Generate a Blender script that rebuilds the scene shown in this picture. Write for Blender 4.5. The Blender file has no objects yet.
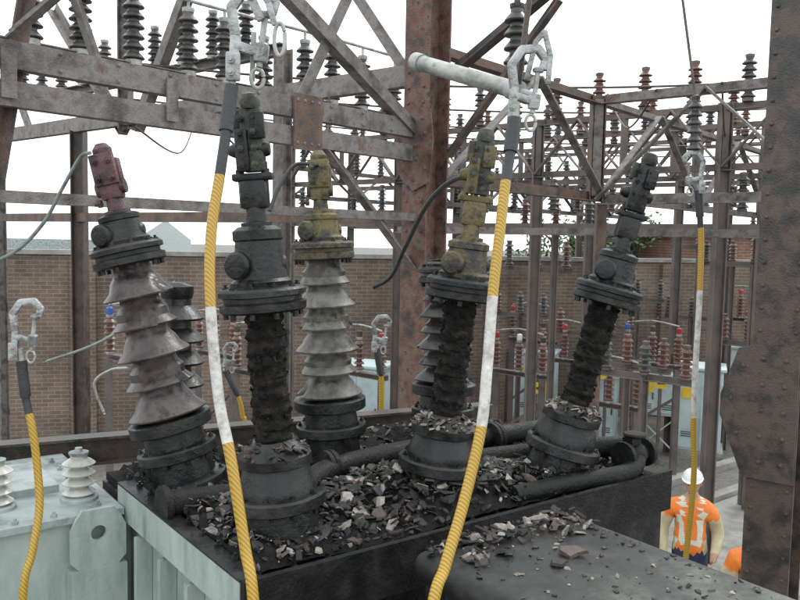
import bpy, bmesh, math, random
from mathutils import Vector, Matrix, noise
random.seed(7)
scene=bpy.context.scene
# ------------------------------------------------------------------ materials
MATS={}
def mat(name,cols,scale=6.0,rough=0.7,metal=0.0,bump=0.3,bscale=60.0,detail=6,stretch=None,spec=0.5,pos=None,rvar=0.15):
    m=bpy.data.materials.new(name); m.use_nodes=True
    nt=m.node_tree; N=nt.nodes; L=nt.links
    b=N['Principled BSDF']
    tc=N.new('ShaderNodeTexCoord')
    mp=N.new('ShaderNodeMapping'); L.new(tc.outputs['Object'],mp.inputs[0])
    if stretch: mp.inputs['Scale'].default_value=stretch
    n=N.new('ShaderNodeTexNoise'); n.inputs['Scale'].default_value=scale; n.inputs['Detail'].default_value=detail; n.inputs['Roughness'].default_value=0.65
    L.new(mp.outputs[0],n.inputs['Vector'])
    r=N.new('ShaderNodeValToRGB'); L.new(n.outputs['Fac'],r.inputs[0])
    k=len(cols)
    els=r.color_ramp.elements
    while len(els)<k: els.new(0.5)
    for i,c in enumerate(cols):
        els[i].position=(pos[i] if pos else 0.34+0.32*i/max(1,k-1)); els[i].color=(*c,1)
    L.new(r.outputs[0],b.inputs['Base Color'])
    mr=N.new('ShaderNodeMapRange'); mr.inputs['To Min'].default_value=max(0.03,rough-rvar); mr.inputs['To Max'].default_value=min(1,rough+rvar)
    mr.inputs['From Min'].default_value=.3; mr.inputs['From Max'].default_value=.7
    L.new(n.outputs['Fac'],mr.inputs[0]); L.new(mr.outputs[0],b.inputs['Roughness'])
    b.inputs['Metallic'].default_value=metal
    b.inputs['Specular IOR Level'].default_value=spec
    if bump>0:
        n2=N.new('ShaderNodeTexNoise'); n2.inputs['Scale'].default_value=bscale; n2.inputs['Detail'].default_value=3
        L.new(tc.outputs['Object'],n2.inputs['Vector'])
        bp=N.new('ShaderNodeBump'); bp.inputs['Strength'].default_value=bump; bp.inputs['Distance'].default_value=0.01
        L.new(n2.outputs['Fac'],bp.inputs['Height']); L.new(bp.outputs[0],b.inputs['Normal'])
    MATS[name]=m
mat('rusty_steel',[(.035,.030,.028),(.08,.058,.05),(.145,.08,.056),(.14,.12,.108)],6,.7,0,.5,90)
mat('rust_red',[(.035,.027,.025),(.085,.048,.04),(.15,.07,.05),(.13,.105,.09),(.06,.04,.034)],9,.75,0,.6,80)
mat('grey_steel',[(.05,.042,.040),(.125,.105,.098),(.21,.19,.18),(.13,.088,.07)],6,.6,0,.4,90)
mat('dark_steel',[(.018,.017,.018),(.042,.034,.031),(.095,.062,.048),(.06,.05,.046)],6,.5,0,.4,90)
mat('far_steel_hazed',[(.07,.062,.06),(.135,.11,.10),(.18,.13,.11)],3,.8,0,0,50)  # distant steel, its colour lightened to stand in for haze
mat('soot',[(.004,.004,.004),(.009,.0085,.008),(.022,.019,.017)],9,.8,0,.9,110,spec=.2)
mat('soot_smooth',[(.0045,.0045,.005),(.010,.0095,.010),(.032,.030,.028)],9,.42,0,.3,70,spec=.4)
mat('soot_pipe',[(.004,.004,.004),(.008,.0078,.0075),(.022,.02,.018)],14,.6,0,.5,90,spec=.28)
mat('charred_core',[(.004,.004,.004),(.011,.009,.008),(.035,.028,.022)],30,.8,0,1.0,190,spec=.25)
mat('purple_porcelain',[(.008,.007,.007),(.026,.018,.019),(.060,.043,.042),(.085,.068,.06),(.018,.014,.013)],8,.35,0,.2,60)
mat('olive_porcelain',[(.010,.009,.008),(.042,.037,.029),(.10,.09,.075),(.155,.145,.125),(.035,.024,.014)],7,.4,0,.2,60)
mat('grey_porcelain',[(.02,.02,.02),(.06,.055,.053),(.105,.095,.09)],8,.4,0,0,60)
mat('dark_porcelain',[(.008,.008,.008),(.022,.020,.019),(.05,.045,.04)],10,.4,0,.3,60)
mat('bare_ceramic',[(.08,.062,.042),(.20,.16,.11),(.32,.27,.21)],18,.75,0,.5,80)
mat('red_cap',[(.018,.014,.017),(.065,.034,.042),(.125,.048,.052),(.10,.085,.09)],16,.6,0,.5,80)
mat('yellow_cap',[(.012,.011,.010),(.048,.04,.026),(.15,.115,.045),(.06,.05,.035)],14,.6,0,.5,80)
mat('olive_cap',[(.008,.008,.008),(.028,.025,.021),(.10,.078,.038),(.03,.028,.025)],14,.6,0,.5,80)
mat('green_brass',[(.012,.012,.011),(.045,.048,.038),(.10,.105,.082)],16,.5,.2,.4,80)
mat('tank_green',[(.08,.085,.07),(.22,.27,.245),(.31,.36,.335),(.38,.43,.40),(.20,.18,.135)],5,.5,0,.2,50,pos=[.22,.36,.5,.66,.82],stretch=(1.6,1.6,.45))
mat('tank_grey',[(.13,.14,.135),(.29,.325,.32),(.38,.42,.415)],7,.5,0,.2,50)
mat('white_porcelain',[(.34,.34,.30),(.56,.56,.52)],9,.25,0,.05,50)
mat('aluminium',[(.14,.14,.135),(.30,.305,.30),(.44,.45,.45)],18,.42,.5,.4,90)
mat('galvanised',[(.17,.17,.155),(.34,.34,.315),(.46,.46,.43)],12,.5,.3,.2,70)
mat('black_rubber',[(.018,.018,.02),(.04,.04,.042)],10,.5,0,.3,60)
mat('white_tape',[(.28,.255,.23),(.50,.47,.44),(.60,.58,.56)],26,.45,0,.4,70)
mat('grey_wire',[(.10,.12,.11),(.22,.25,.23)],20,.5,.2,.2,60)
mat('concrete',[(.20,.19,.17),(.30,.285,.26),(.38,.36,.335)],3,.9,0,.4,50)
mat('cabinet_paint',[(.34,.42,.43),(.46,.55,.56),(.52,.61,.62)],2,.5,0,0,30)
mat('sign_yellow',[(.70,.42,.02),(.80,.52,.03)],5,.5,0,0)
mat('sign_blue',[(.03,.09,.35),(.05,.13,.42)],5,.5,0,0)
mat('paint_red',[(.30,.03,.04),(.45,.05,.05)],5,.5,0,0)
mat('paint_white',[(.60,.60,.57),(.75,.75,.73)],5,.5,0,0)
mat('brown_porcelain',[(.08,.035,.028),(.16,.07,.05)],6,.3,0,0)
mat('hiviz_orange',[(.70,.15,.02),(.85,.24,.03)],14,.6,0,.3,50)
mat('hiviz_tape',[(.55,.55,.45),(.70,.70,.60)],20,.35,0,.1,50)
mat('shirt',[(.42,.36,.22),(.55,.48,.32)],10,.8,0,.3,50)
mat('trousers',[(.02,.03,.06),(.035,.045,.09)],10,.85,0,.3,50)
mat('boots',[(.02,.015,.012),(.04,.03,.02)],10,.6,0,.2,50)
mat('skin',[(.36,.19,.13),(.48,.28,.20)],10,.55,0,.1,80)
mat('hair',[(.05,.03,.02),(.09,.06,.04)],40,.7,0,.4,90)
mat('lips',[(.30,.10,.09),(.33,.12,.10)],10,.5,0,0)
mat('eye_dark',[(.02,.015,.012),(.03,.02,.02)],10,.3,0,0)
mat('helmet_white',[(.70,.70,.68),(.78,.78,.77)],10,.3,0,0)
mat('leaf_green',[(.025,.055,.015),(.06,.11,.03),(.09,.14,.045)],3,.7,0,0)
mat('bark',[(.05,.04,.03),(.10,.08,.06)],9,.9,0,.5,40)
mat('roof_sheet',[(.42,.47,.50),(.52,.57,.60)],2,.6,0,0)
mat('window_glass',[(.03,.04,.05),(.05,.06,.07)],2,.15,0,0)
mat('shard_dark',[(.007,.007,.007),(.022,.019,.018)],20,.6,0,.3,90)
mat('shard_brown',[(.04,.028,.024),(.095,.064,.055)],20,.45,0,.3,90)
mat('shard_pale',[(.11,.09,.078),(.24,.205,.18),(.40,.365,.325)],26,.75,0,.4,90)
def yellow():
    m=bpy.data.materials.new('yellow_cable'); m.use_nodes=True; nt=m.node_tree;N=nt.nodes;L=nt.links;b=N['Principled BSDF']
    tc=N.new('ShaderNodeTexCoord')
    w=N.new('ShaderNodeTexWave'); w.bands_direction='DIAGONAL'; w.inputs['Scale'].default_value=40; w.inputs['Distortion'].default_value=1.2; w.inputs['Detail'].default_value=2
    L.new(tc.outputs['Object'],w.inputs['Vector'])
    n=N.new('ShaderNodeTexNoise'); n.inputs['Scale'].default_value=22; n.inputs['Detail'].default_value=6; L.new(tc.outputs['Object'],n.inputs['Vector'])
    r=N.new('ShaderNodeValToRGB'); L.new(w.outputs['Fac'],r.inputs[0])
    r.color_ramp.elements[0].color=(.20,.105,.012,1); r.color_ramp.elements[1].color=(.52,.32,.035,1); r.color_ramp.elements[1].position=.55
    nr=N.new('ShaderNodeMath'); nr.operation='MULTIPLY'; nr.inputs[1].default_value=.6; L.new(n.outputs['Fac'],nr.inputs[0])
    mx=N.new('ShaderNodeMix'); mx.data_type='RGBA'; L.new(nr.outputs[0],mx.inputs[0]); L.new(r.outputs[0],mx.inputs[6]); mx.inputs[7].default_value=(.36,.215,.03,1)
    L.new(mx.outputs[2],b.inputs['Base Color']); b.inputs['Roughness'].default_value=.3
    MATS['yellow_cable']=m
yellow()
def brickmat(name,dirx,c1,c2,mo):
    m=bpy.data.materials.new(name); m.use_nodes=True; nt=m.node_tree;N=nt.nodes;L=nt.links;b=N['Principled BSDF']
    g=N.new('ShaderNodeNewGeometry'); d=N.new('ShaderNodeVectorMath'); d.operation='DOT_PRODUCT'; d.inputs[1].default_value=(dirx[0],dirx[1],0)
    L.new(g.outputs['Position'],d.inputs[0]); s=N.new('ShaderNodeSeparateXYZ'); L.new(g.outputs['Position'],s.inputs[0])
    c=N.new('ShaderNodeCombineXYZ'); L.new(d.outputs['Value'],c.inputs[0]); L.new(s.outputs[2],c.inputs[1])
    br=N.new('ShaderNodeTexBrick'); L.new(c.outputs[0],br.inputs['Vector']); br.inputs['Scale'].default_value=1
    br.inputs['Brick Width'].default_value=.23; br.inputs['Row Height'].default_value=.078; br.inputs['Mortar Size'].default_value=.008
    br.inputs['Color1'].default_value=(*c1,1); br.inputs['Color2'].default_value=(*c2,1); br.inputs['Mortar'].default_value=(*mo,1)
    n=N.new('ShaderNodeTexNoise'); n.inputs['Scale'].default_value=.9; n.inputs['Detail'].default_value=10; n.inputs['Roughness'].default_value=.7; L.new(g.outputs['Position'],n.inputs['Vector'])
    r=N.new('ShaderNodeValToRGB'); L.new(n.outputs['Fac'],r.inputs[0]); r.color_ramp.elements[0].position=.3; r.color_ramp.elements[0].color=(.50,.48,.47,1); r.color_ramp.elements[1].position=.7; r.color_ramp.elements[1].color=(1.25,1.2,1.15,1)
    mx=N.new('ShaderNodeMix'); mx.data_type='RGBA'; mx.blend_type='MULTIPLY'; mx.inputs[0].default_value=1
    L.new(br.outputs[0],mx.inputs[6]); L.new(r.outputs[0],mx.inputs[7]); L.new(mx.outputs[2],b.inputs['Base Color']); b.inputs['Roughness'].default_value=.9
    MATS[name]=m
WD=Vector((.97,.24,0)).normalized()
brickmat('wall_brick',WD,(.21,.15,.115),(.155,.115,.092),(.27,.24,.215))
brickmat('building_brick',WD,(.28,.14,.10),(.23,.115,.085),(.30,.27,.24))
def groundmat():
    m=bpy.data.materials.new('gravel'); m.use_nodes=True; nt=m.node_tree;N=nt.nodes;L=nt.links;b=N['Principled BSDF']
    g=N.new('ShaderNodeNewGeometry')
    v=N.new('ShaderNodeTexVoronoi'); v.inputs['Scale'].default_value=22; L.new(g.outputs['Position'],v.inputs['Vector'])
    n=N.new('ShaderNodeTexNoise'); n.inputs['Scale'].default_value=.7; n.inputs['Detail'].default_value=10; L.new(g.outputs['Position'],n.inputs['Vector'])
    r=N.new('ShaderNodeValToRGB'); L.new(n.outputs['Fac'],r.inputs[0]); r.color_ramp.elements[0].position=.35; r.color_ramp.elements[0].color=(.11,.10,.09,1); r.color_ramp.elements[1].position=.65; r.color_ramp.elements[1].color=(.22,.205,.19,1)
    hs=N.new('ShaderNodeMix'); hs.data_type='RGBA'; hs.blend_type='MULTIPLY'; hs.inputs[0].default_value=.5
    bw=N.new('ShaderNodeRGBToBW'); L.new(v.outputs['Color'],bw.inputs[0]); ad=N.new('ShaderNodeMath'); ad.operation='ADD'; ad.inputs[1].default_value=.45; L.new(bw.outputs[0],ad.inputs[0])
    L.new(r.outputs[0],hs.inputs[6]); L.new(ad.outputs[0],hs.inputs[7]); L.new(hs.outputs[2],b.inputs['Base Color']); b.inputs['Roughness'].default_value=.95
    bp=N.new('ShaderNodeBump'); bp.inputs['Strength'].default_value=.8; bp.inputs['Distance'].default_value=.02; L.new(v.outputs['Distance'],bp.inputs['Height']); L.new(bp.outputs[0],b.inputs['Normal'])
    MATS['gravel']=m
groundmat()
def lidmat():
    m=bpy.data.materials.new('sooted_lid'); m.use_nodes=True; nt=m.node_tree;N=nt.nodes;L=nt.links;b=N['Principled BSDF']
    g=N.new('ShaderNodeNewGeometry'); d=N.new('ShaderNodeVectorMath'); d.operation='DOT_PRODUCT'; d.inputs[1].default_value=(.62,-.80,0); L.new(g.outputs['Position'],d.inputs[0])
    n=N.new('ShaderNodeTexNoise'); n.inputs['Scale'].default_value=8; n.inputs['Detail'].default_value=12; n.inputs['Roughness'].default_value=.78; L.new(g.outputs['Position'],n.inputs['Vector'])
    mr=N.new('ShaderNodeMapRange'); L.new(d.outputs['Value'],mr.inputs[0]); mr.inputs['From Min'].default_value=-1.95; mr.inputs['From Max'].default_value=-.75; mr.inputs['To Min'].default_value=-.22; mr.inputs['To Max'].default_value=.16
    ad=N.new('ShaderNodeMath'); ad.operation='ADD'; L.new(n.outputs['Fac'],ad.inputs[0]); L.new(mr.outputs[0],ad.inputs[1])
    r=N.new('ShaderNodeValToRGB'); L.new(ad.outputs[0],r.inputs[0]); e=r.color_ramp.elements
    e[0].position=.34; e[0].color=(.008,.008,.008,1); e[1].position=.80; e[1].color=(.17,.19,.165,1); x=e.new(.5); x.color=(.028,.028,.025,1); x=e.new(.63); x.color=(.075,.08,.068,1)
    L.new(r.outputs[0],b.inputs['Base Color']); b.inputs['Roughness'].default_value=.5
    bp=N.new('ShaderNodeBump'); bp.inputs['Strength'].default_value=.3; bp.inputs['Distance'].default_value=.01; L.new(n.outputs['Fac'],bp.inputs['Height']); L.new(bp.outputs[0],b.inputs['Normal'])
    MATS['sooted_lid']=m
lidmat()
# ------------------------------------------------------------------ mesh builder
class MB:
    def __init__(s): s.V=[];s.F=[];s.M=[];s.names=[]
    def mi(s,n):
        if n not in s.names: s.names.append(n)
        return s.names.index(n)
    def add(s,vs,fs,m):
        o=len(s.V); s.V.extend([Vector(v) for v in vs]); k=s.mi(m) if isinstance(m,str) else None
        for i,f in enumerate(fs):
            s.F.append([o+j for j in f]); s.M.append(k if k is not None else s.mi(m[i]))
    def build(s,name,ang=35,parent=None):
        if not s.V: return None
        lo=[min(v[i] for v in s.V) for i in range(3)]; hi=[max(v[i] for v in s.V) for i in range(3)]
        c=Vector(((lo[0]+hi[0])/2,(lo[1]+hi[1])/2,lo[2]))
        me=bpy.data.meshes.new(name); me.from_pydata([v-c for v in s.V],[],s.F)
        for n in s.names: me.materials.append(MATS[n])
        me.polygons.foreach_set('material_index',s.M)
        me.shade_smooth(); me.set_sharp_from_angle(angle=math.radians(ang)); me.update()
        ob=bpy.data.objects.new(name,me); ob.location=c; scene.collection.objects.link(ob)
        return ob
def frame(d,hint=None):
    d=Vector(d).normalized(); h=Vector(hint) if hint is not None else (Vector((0,0,1)) if abs(d.z)<.95 else Vector((1,0,0)))
    a=d.cross(h).normalized(); b=a.cross(d).normalized()
    return d,a,b
def lathe(mb,p0,ax,prof,m,seg=24,wob=0,wf=8,chip=None,hint=None):
    d,a,b=frame(ax,hint); p0=Vector(p0); vs=[];fs=[]
    for (r,s) in prof:
        for k in range(seg):
            t=2*math.pi*k/seg; rr=r; dd=a*math.cos(t)+b*math.sin(t)
            p=p0+d*s+dd*rr
            if wob and r>.005:
                p=p+dd*wob*noise.fractal(p*wf,1,2,4)
            if chip and r>chip[0]:
                q=noise.noise(Vector((math.cos(t)*1.5,math.sin(t)*1.5,s*9+chip[2])))+.06*noise.noise(Vector((math.cos(t)*9,math.sin(t)*9,s*30)))
                if q>chip[3]: p-=dd*min((r-chip[0])*.85,(q-chip[3])*chip[1])
            vs.append(p)
    n=len(prof)
    for i in range(n-1):
        for k in range(seg):
            k2=(k+1)%seg
            fs.append([i*seg+k,i*seg+k2,(i+1)*seg+k2,(i+1)*seg+k])
    if prof[0][0]>.001: fs.append([k for k in range(seg)][::-1])
    if prof[-1][0]>.001: fs.append([(n-1)*seg+k for k in range(seg)])
    mb.add(vs,fs,m)
def cyl(mb,p0,p1,r,m,seg=12,r2=None):
    p0=Vector(p0);p1=Vector(p1); L=(p1-p0).length
    lathe(mb,p0,p1-p0,[(r,0),(r if r2 is None else r2,L)],m,seg)
def prism(mb,p0,p1,a,b,x0,x1,y0,y1,m):
    vs=[p+a*x+b*y for p in (p0,p1) for (x,y) in ((x0,y0),(x1,y0),(x1,y1),(x0,y1))]
    mb.add(vs,[[0,3,2,1],[4,5,6,7],[0,1,5,4],[1,2,6,5],[2,3,7,6],[3,0,4,7]],m)
def beam(mb,p0,p1,w,h,kind,m,hint=None,t=.012):
    p0=Vector(p0);p1=Vector(p1); d,a,b=frame(p1-p0,hint)
    if kind=='box': prism(mb,p0,p1,a,b,-w/2,w/2,-h/2,h/2,m)
    elif kind=='I':
        prism(mb,p0,p1,a,b,-w/2,w/2,h/2-t,h/2,m); prism(mb,p0,p1,a,b,-w/2,w/2,-h/2,-h/2+t,m); prism(mb,p0,p1,a,b,-t/2,t/2,-h/2+t,h/2-t,m)
    elif kind=='C':
        prism(mb,p0,p1,a,b,-w/2,w/2,h/2-t,h/2,m); prism(mb,p0,p1,a,b,-w/2,w/2,-h/2,-h/2+t,m); prism(mb,p0,p1,a,b,-w/2,-w/2+t,-h/2+t,h/2-t,m)
    elif kind=='L':
        prism(mb,p0,p1,a,b,-w/2,w/2,-h/2,-h/2+t,m); prism(mb,p0,p1,a,b,-w/2,-w/2+t,-h/2+t,h/2,m)
def obox(mb,c,ax,ay,az,sx,sy,sz,m):
    c=Vector(c);prism(mb,c-az*sz/2,c+az*sz/2,ax,ay,-sx/2,sx/2,-sy/2,sy/2,m)
def tube(mb,pts,r,m,seg=10,sub=6,mfun=None,caps=True,rads=None):
    P=[Vector(p) for p in pts]
    if sub>1 and len(P)>2:
        Q=[];R=[]
        for i in range(len(P)-1):
            p0=P[max(0,i-1)];p1=P[i];p2=P[i+1];p3=P[min(len(P)-1,i+2)]
            for k in range(sub):
                t=k/sub
                Q.append(.5*((2*p1)+(p2-p0)*t+(2*p0-5*p1+4*p2-p3)*t*t+(-p0+3*p1-3*p2+p3)*t**3))
                if rads: R.append(rads[i]*(1-t)+rads[i+1]*t)
        Q.append(P[-1])
        if rads: R.append(rads[-1])
    else: Q=P; R=rads
    n=len(Q); vs=[];fs=[];ms=[]
    pa=None
    for i,p in enumerate(Q):
        d=(Q[min(n-1,i+1)]-Q[max(0,i-1)]).normalized()
        if pa is None: d,a,b=frame(d)
        else:
            a=(pa-d*pa.dot(d)).normalized(); b=d.cross(a)
        pa=a; rr=R[i] if R else r
        for k in range(seg):
            t=2*math.pi*k/seg; vs.append(p+(a*math.cos(t)+b*math.sin(t))*rr)
    for i in range(n-1):
        mm=mfun(i/(n-1)) if mfun else m
        for k in range(seg):
            k2=(k+1)%seg; fs.append([i*seg+k,i*seg+k2,(i+1)*seg+k2,(i+1)*seg+k]); ms.append(mm)
    fs.append(list(range(seg))[::-1]); ms.append(mfun(0) if mfun else m)
    fs.append([(n-1)*seg+k for k in range(seg)]); ms.append(mfun(1) if mfun else m)
    mb.add(vs,fs,ms)
def bolt(mb,p,n,r,m):
    lathe(mb,p,n,[(r,0),(r,r*.9),(r*.5,r*.9),(r*.5,r*1.7)],m,6)
def rivet(mb,p,n,r,m):
    lathe(mb,p,n,[(r,0),(r*.8,r*.45),(r*.3,r*.7)],m,7)
def ellip(mb,c,rx,ry,rz,m,seg=12,rings=8,R=None):
    vs=[];fs=[];c=Vector(c)
    for i in range(rings+1):
        ph=math.pi*i/rings
        for k in range(seg):
            t=2*math.pi*k/seg
            v=Vector((rx*math.sin(ph)*math.cos(t),ry*math.sin(ph)*math.sin(t),rz*math.cos(ph)))
            if R: v=R@v
            vs.append(c+v)
    for i in range(rings):
        for k in range(seg):
            k2=(k+1)%seg; fs.append([i*seg+k,(i+1)*seg+k,(i+1)*seg+k2,i*seg+k2])
    mb.add(vs,fs,m)
def bevelled(mb,c,ax,ay,az,sx,sy,sz,bv,m,segs=3):
    bm=bmesh.new(); bmesh.ops.create_cube(bm,size=1)
    for v in bm.verts: v.co=Vector((v.co.x*sx,v.co.y*sy,v.co.z*sz))
    bmesh.ops.bevel(bm,geom=bm.edges[:],offset=bv,segments=segs,affect='EDGES',profile=.5)
    bm.verts.ensure_lookup_table()
    vs=[Vector(c)+ax*v.co.x+ay*v.co.y+az*v.co.z for v in bm.verts]; fs=[[v.index for v in f.verts] for f in bm.faces]
    mb.add(vs,fs,m); bm.free()
A=Vector((.80,.60,0)); Bx=Vector((-.60,.80,0)); Z=Vector((0,0,1))
E=Vector((-.43,2.21,0)); TZ=3.0
def T(a,b,z=TZ): return E+A*a+Bx*b+Z*z
U=Vector((.643,.766,0)); W=Vector((.766,-.643,0)); C0=Vector((.17,6.0,0))
def G(i,j,z): return C0+U*i+W*j+Z*z
# ------------------------------------------------------------------ transformer tank
mb=MB()
LA,LB=1.95,1.30
def slab(mb,a0,a1,b0,b1,z0,z1,m):
    obox(mb,T((a0+a1)/2,(b0+b1)/2,(z0+z1)/2),A,Bx,Z,a1-a0,b1-b0,z1-z0,m)
slab(mb,0.03,LA,0.03,LB,.45,2.93,'tank_green')
slab(mb,0.0,LA+.03,0.0,LB+.03,2.93,2.965,'soot_smooth')
slab(mb,0.012,LA+.018,0.012,LB+.018,2.969,3.0,'soot')
slab(mb,-.022,-.001,-.02,1.06,2.90,3.022,'tank_green')
slab(mb,-.020,LA+.03,-.045,-.022,2.86,3.03,'soot_pipe')
slab(mb,-.0225,.04,-.02,1.06,3.0225,3.03,'soot_smooth')
slab(mb,.0,LA,-.02,.028,1.4,2.86,'soot_smooth')
for k in range(16): bolt(mb,T(.06+k*.12,.03,3.0),Z,.012,'soot_smooth')
for k in range(9): bolt(mb,T(.03,.12+k*.12,3.03),Z,.012,'soot_smooth')
for k in range(5): slab(mb,-.03,.028,.1+k*.24,.13+k*.24,.6,2.88,'tank_green')
slab(mb,-.05,LA+.1,-.05,LB+.1,.15,.45,'tank_green')
slab(mb,-1.25,-.03,1.0,1.85,.5,2.925,'tank_green')
slab(mb,-1.28,-.026,.97,1.88,2.93,2.955,'tank_grey')
for k in range(9): bolt(mb,T(-.14-k*.13,1.01,2.955),Z,.012,'tank_grey')
for k in range(6): bolt(mb,T(-.10,1.05+k*.14,2.955),Z,.012,'tank_grey')
slab(mb,-.7,-.18,1.3,1.7,2.955,2.985,'tank_grey')
pc=T(-.13,.955,2.87)
seg=20; vs=[];fs=[]
ring=[];outer=[]
for k in range(seg):
    t=2*math.pi*k/seg
    ring.append((math.cos(t)*.028,math.sin(t)*.028+.02))
    ox=math.cos(t); oz=math.sin(t); s=1/max(abs(ox),abs(oz)); ox*=s; oz*=s
    outer.append((ox*.10*(1 if oz<.5 else .8),oz*.11))
for off in (0,.018):
    for (x,z) in ring: vs.append(pc+A*x+Z*z-Bx*off)
    for (x,z) in outer: vs.append(pc+A*x+Z*z-Bx*off)
for k in range(seg):
    k2=(k+1)%seg
    fs.append([k,k2,seg+k2,seg+k]); o=2*seg
    fs.append([o+k,o+seg+k,o+seg+k2,o+k2]); fs.append([k,o+k,o+k2,k2]); fs.append([seg+k,seg+k2,o+seg+k2,o+seg+k])
mb.add(vs,fs,'tank_green')
slab(mb,-.23,-.03,.925,.998,2.30,2.76,'tank_green')
def pipe(pts,r,m='soot_pipe'):
    tube(mb,pts,r,m,18,10)
pipe([T(.34,.38,3.06),T(.5,.50,3.08),T(.72,.60,3.09),T(1.2,.64,3.09),T(1.9,.60,3.09)],.047)
for a in (.66,1.15,1.55):
    lathe(mb,T(a,.61,3.09),A,[(.07,-.02),(.07,-.003),(.066,-.003),(.066,.003),(.07,.003),(.07,.02)],'soot_pipe',20)
pipe([T(.0,.62,3.06),T(.14,.60,3.06),T(.3,.55,3.06)],.047)
lathe(mb,T(.0,.62,3.06),A,[(.066,-.012),(.066,.012)],'soot_pipe',18)
pipe([T(1.12,.07,3.04),T(1.45,.04,3.045),T(1.70,.0,3.05),T(1.80,.01,3.07),T(1.84,.04,3.10)],.036)
pipe([T(1.3,.46,3.06),T(1.6,.33,3.08),T(1.82,.2,3.10),T(1.95,.06,3.11)],.045)
vc=T(1.84,.05,3.10)
ellip(mb,vc,.058,.058,.052,'soot_pipe')
lathe(mb,vc,A,[(.035,-.08),(.062,-.08),(.062,-.06),(.035,-.06),(.035,.06),(.062,.06),(.062,.08),(.035,.08)],'soot_pipe',16)
cyl(mb,vc,vc+Z*.075,.015,'soot_pipe'); lathe(mb,vc+Z*.075,Z,[(.045,0),(.05,.008),(.045,.016),(.01,.018)],'soot_pipe',16)
obox(mb,vc-A*.02+Z*.06,A,Bx,Z,.06,.05,.03,'soot_pipe')
mb.build('power_transformer_tank')
mb=MB()
K=Vector((.56,2.61,0))
bevelled(mb,K-A*.31-Bx*.62+Z*2.75,A,Bx,Z,.60,1.22,.6,.03,'soot_smooth')
bevelled(mb,K-A*.31-Bx*.62+Z*3.06,A,Bx,Z,.65,1.27,.085,.038,'sooted_lid',5)
for k in range(4):
    obox(mb,K-A*(.05+.52*(k%2))-Bx*(.1+1.0*(k//2))+Z*1.3,A,Bx,Z,.08,.08,2.33,'grey_steel')
obox(mb,K-A*.31-Bx*.05+Z*2.2,A,Bx,Z,.5,.06,.06,'grey_steel')
mb.build('conservator_tank')
# ------------------------------------------------------------------ debris
mb=MB()
def shard(mb,p,s,m,flat=.25,tilt=.5):
    R=Matrix.Rotation(random.uniform(0,6.3),3,'Z')@Matrix.Rotation(random.gauss(0,tilt),3,'X')@Matrix.Rotation(random.gauss(0,tilt),3,'Y')
    n=random.choice([4,5,6]); base=[]
    a0=random.uniform(0,6)
    for k in range(n):
        t=a0+2*math.pi*k/n+random.uniform(-.4,.4); q=random.uniform(.45,1)*s
        base.append((math.cos(t)*q*1.15,math.sin(t)*q*.8))
    h=s*flat*random.uniform(.5,1.4)
    cv=random.uniform(-.4,.4)
    vs=[p+R@Vector((x,y,-h/2+cv*x*x/s)) for x,y in base]+[p+R@Vector((x*.88,y*.88,h/2+cv*x*x/s)) for x,y in base]
    fs=[list(range(n))[::-1],list(range(n,2*n))]+[[k,(k+1)%n,n+(k+1)%n,n+k] for k in range(n)]
    mb.add(vs,fs,m)
def ph(a,b):
    h=.012+.055*max(0,noise.noise(Vector((a*2.3,b*2.3,.3)))+.35)
    for (ca,cb,hh,w) in ((.25,.3,.03,.2),(.92,.27,.06,.2),(1.5,.22,.05,.2),(.6,.35,.055,.2),(1.2,.25,.055,.2)):
        h+=hh*math.exp(-((a-ca)**2+(b-cb)**2)/w**2)
    e=min(a,LA-a,b,LB-b); return h*min(1,max(0,e/.08))
nx,ny=130,86; vs=[];fs=[]
for i in range(nx+1):
    for j in range(ny+1):
        a=.05+(LA-.08)*i/nx; b=.03+(LB-.06)*j/ny
        ed=(0<i<nx and 0<j<ny)
        vs.append(T(a,b,3.001+ph(a,b)*(.75+.5*noise.noise(Vector((a*25,b*25,0))))+(.012*noise.noise(Vector((a*60,b*60,2)))+.012 if ed else 0)))
for i in range(nx):
    for j in range(ny):
        q=i*(ny+1)+j; fs.append([q,q+ny+1,q+ny+2,q+1])
mb.add(vs,fs,'soot')
for k in range(3400):
    a=random.uniform(.05,LA-.03); b=random.uniform(.03,LB-.02) if random.random()<.3 else abs(random.gauss(.28,.22))+.03
    if b>LB-.03: continue
    z=3.008+ph(a,b)+random.uniform(0,.012)
    cl=noise.noise(Vector((a*3.1,b*3.1,7)))
    x=random.random()-cl*.45-.05
    m='shard_dark' if x<.74 else ('shard_brown' if x<.86 else 'shard_pale')
    shard(mb,T(a,b,z),random.choice([.006,.008,.011,.015,.022,.032]),m,.22)
for k in range(110):
    a=random.choice([.6,.75,1.15,1.25,.45])+random.gauss(0,.1); b=random.uniform(.06,.5)
    shard(mb,T(a,b,3.02+ph(a,b)),random.choice([.022,.03,.042]),random.choice(['shard_dark','shard_brown','shard_pale','shard_dark']),.2)
for k in range(300):
    u=random.random()**1.6*.58+.03; w=random.random()**1.6*1.05+.02
    x=random.random(); m='shard_dark' if x<.55 else ('shard_brown' if x<.75 else 'shard_pale')
    shard(mb,K-A*u-Bx*w+Z*(3.1045),random.choice([.003,.004,.006,.010,.014]),m,.3,.2)
for k in range(150):
    u=random.random()*.6+.02; w=abs(random.gauss(0,.08))+.01
    m=random.choice(['shard_dark','shard_dark','shard_brown','shard_pale'])
    shard(mb,K-A*u-Bx*w+Z*(3.108+.02*random.random()),random.choice([.012,.02,.028]),m)
shard(mb,K-A*.28-Bx*.27+Z*3.112,.05,'shard_brown',.15,.1); shard(mb,K-A*.18-Bx*.05+Z*3.13,.045,'shard_pale',.3); shard(mb,K-A*.12-Bx*.08+Z*3.12,.045,'shard_brown',.3)
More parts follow.
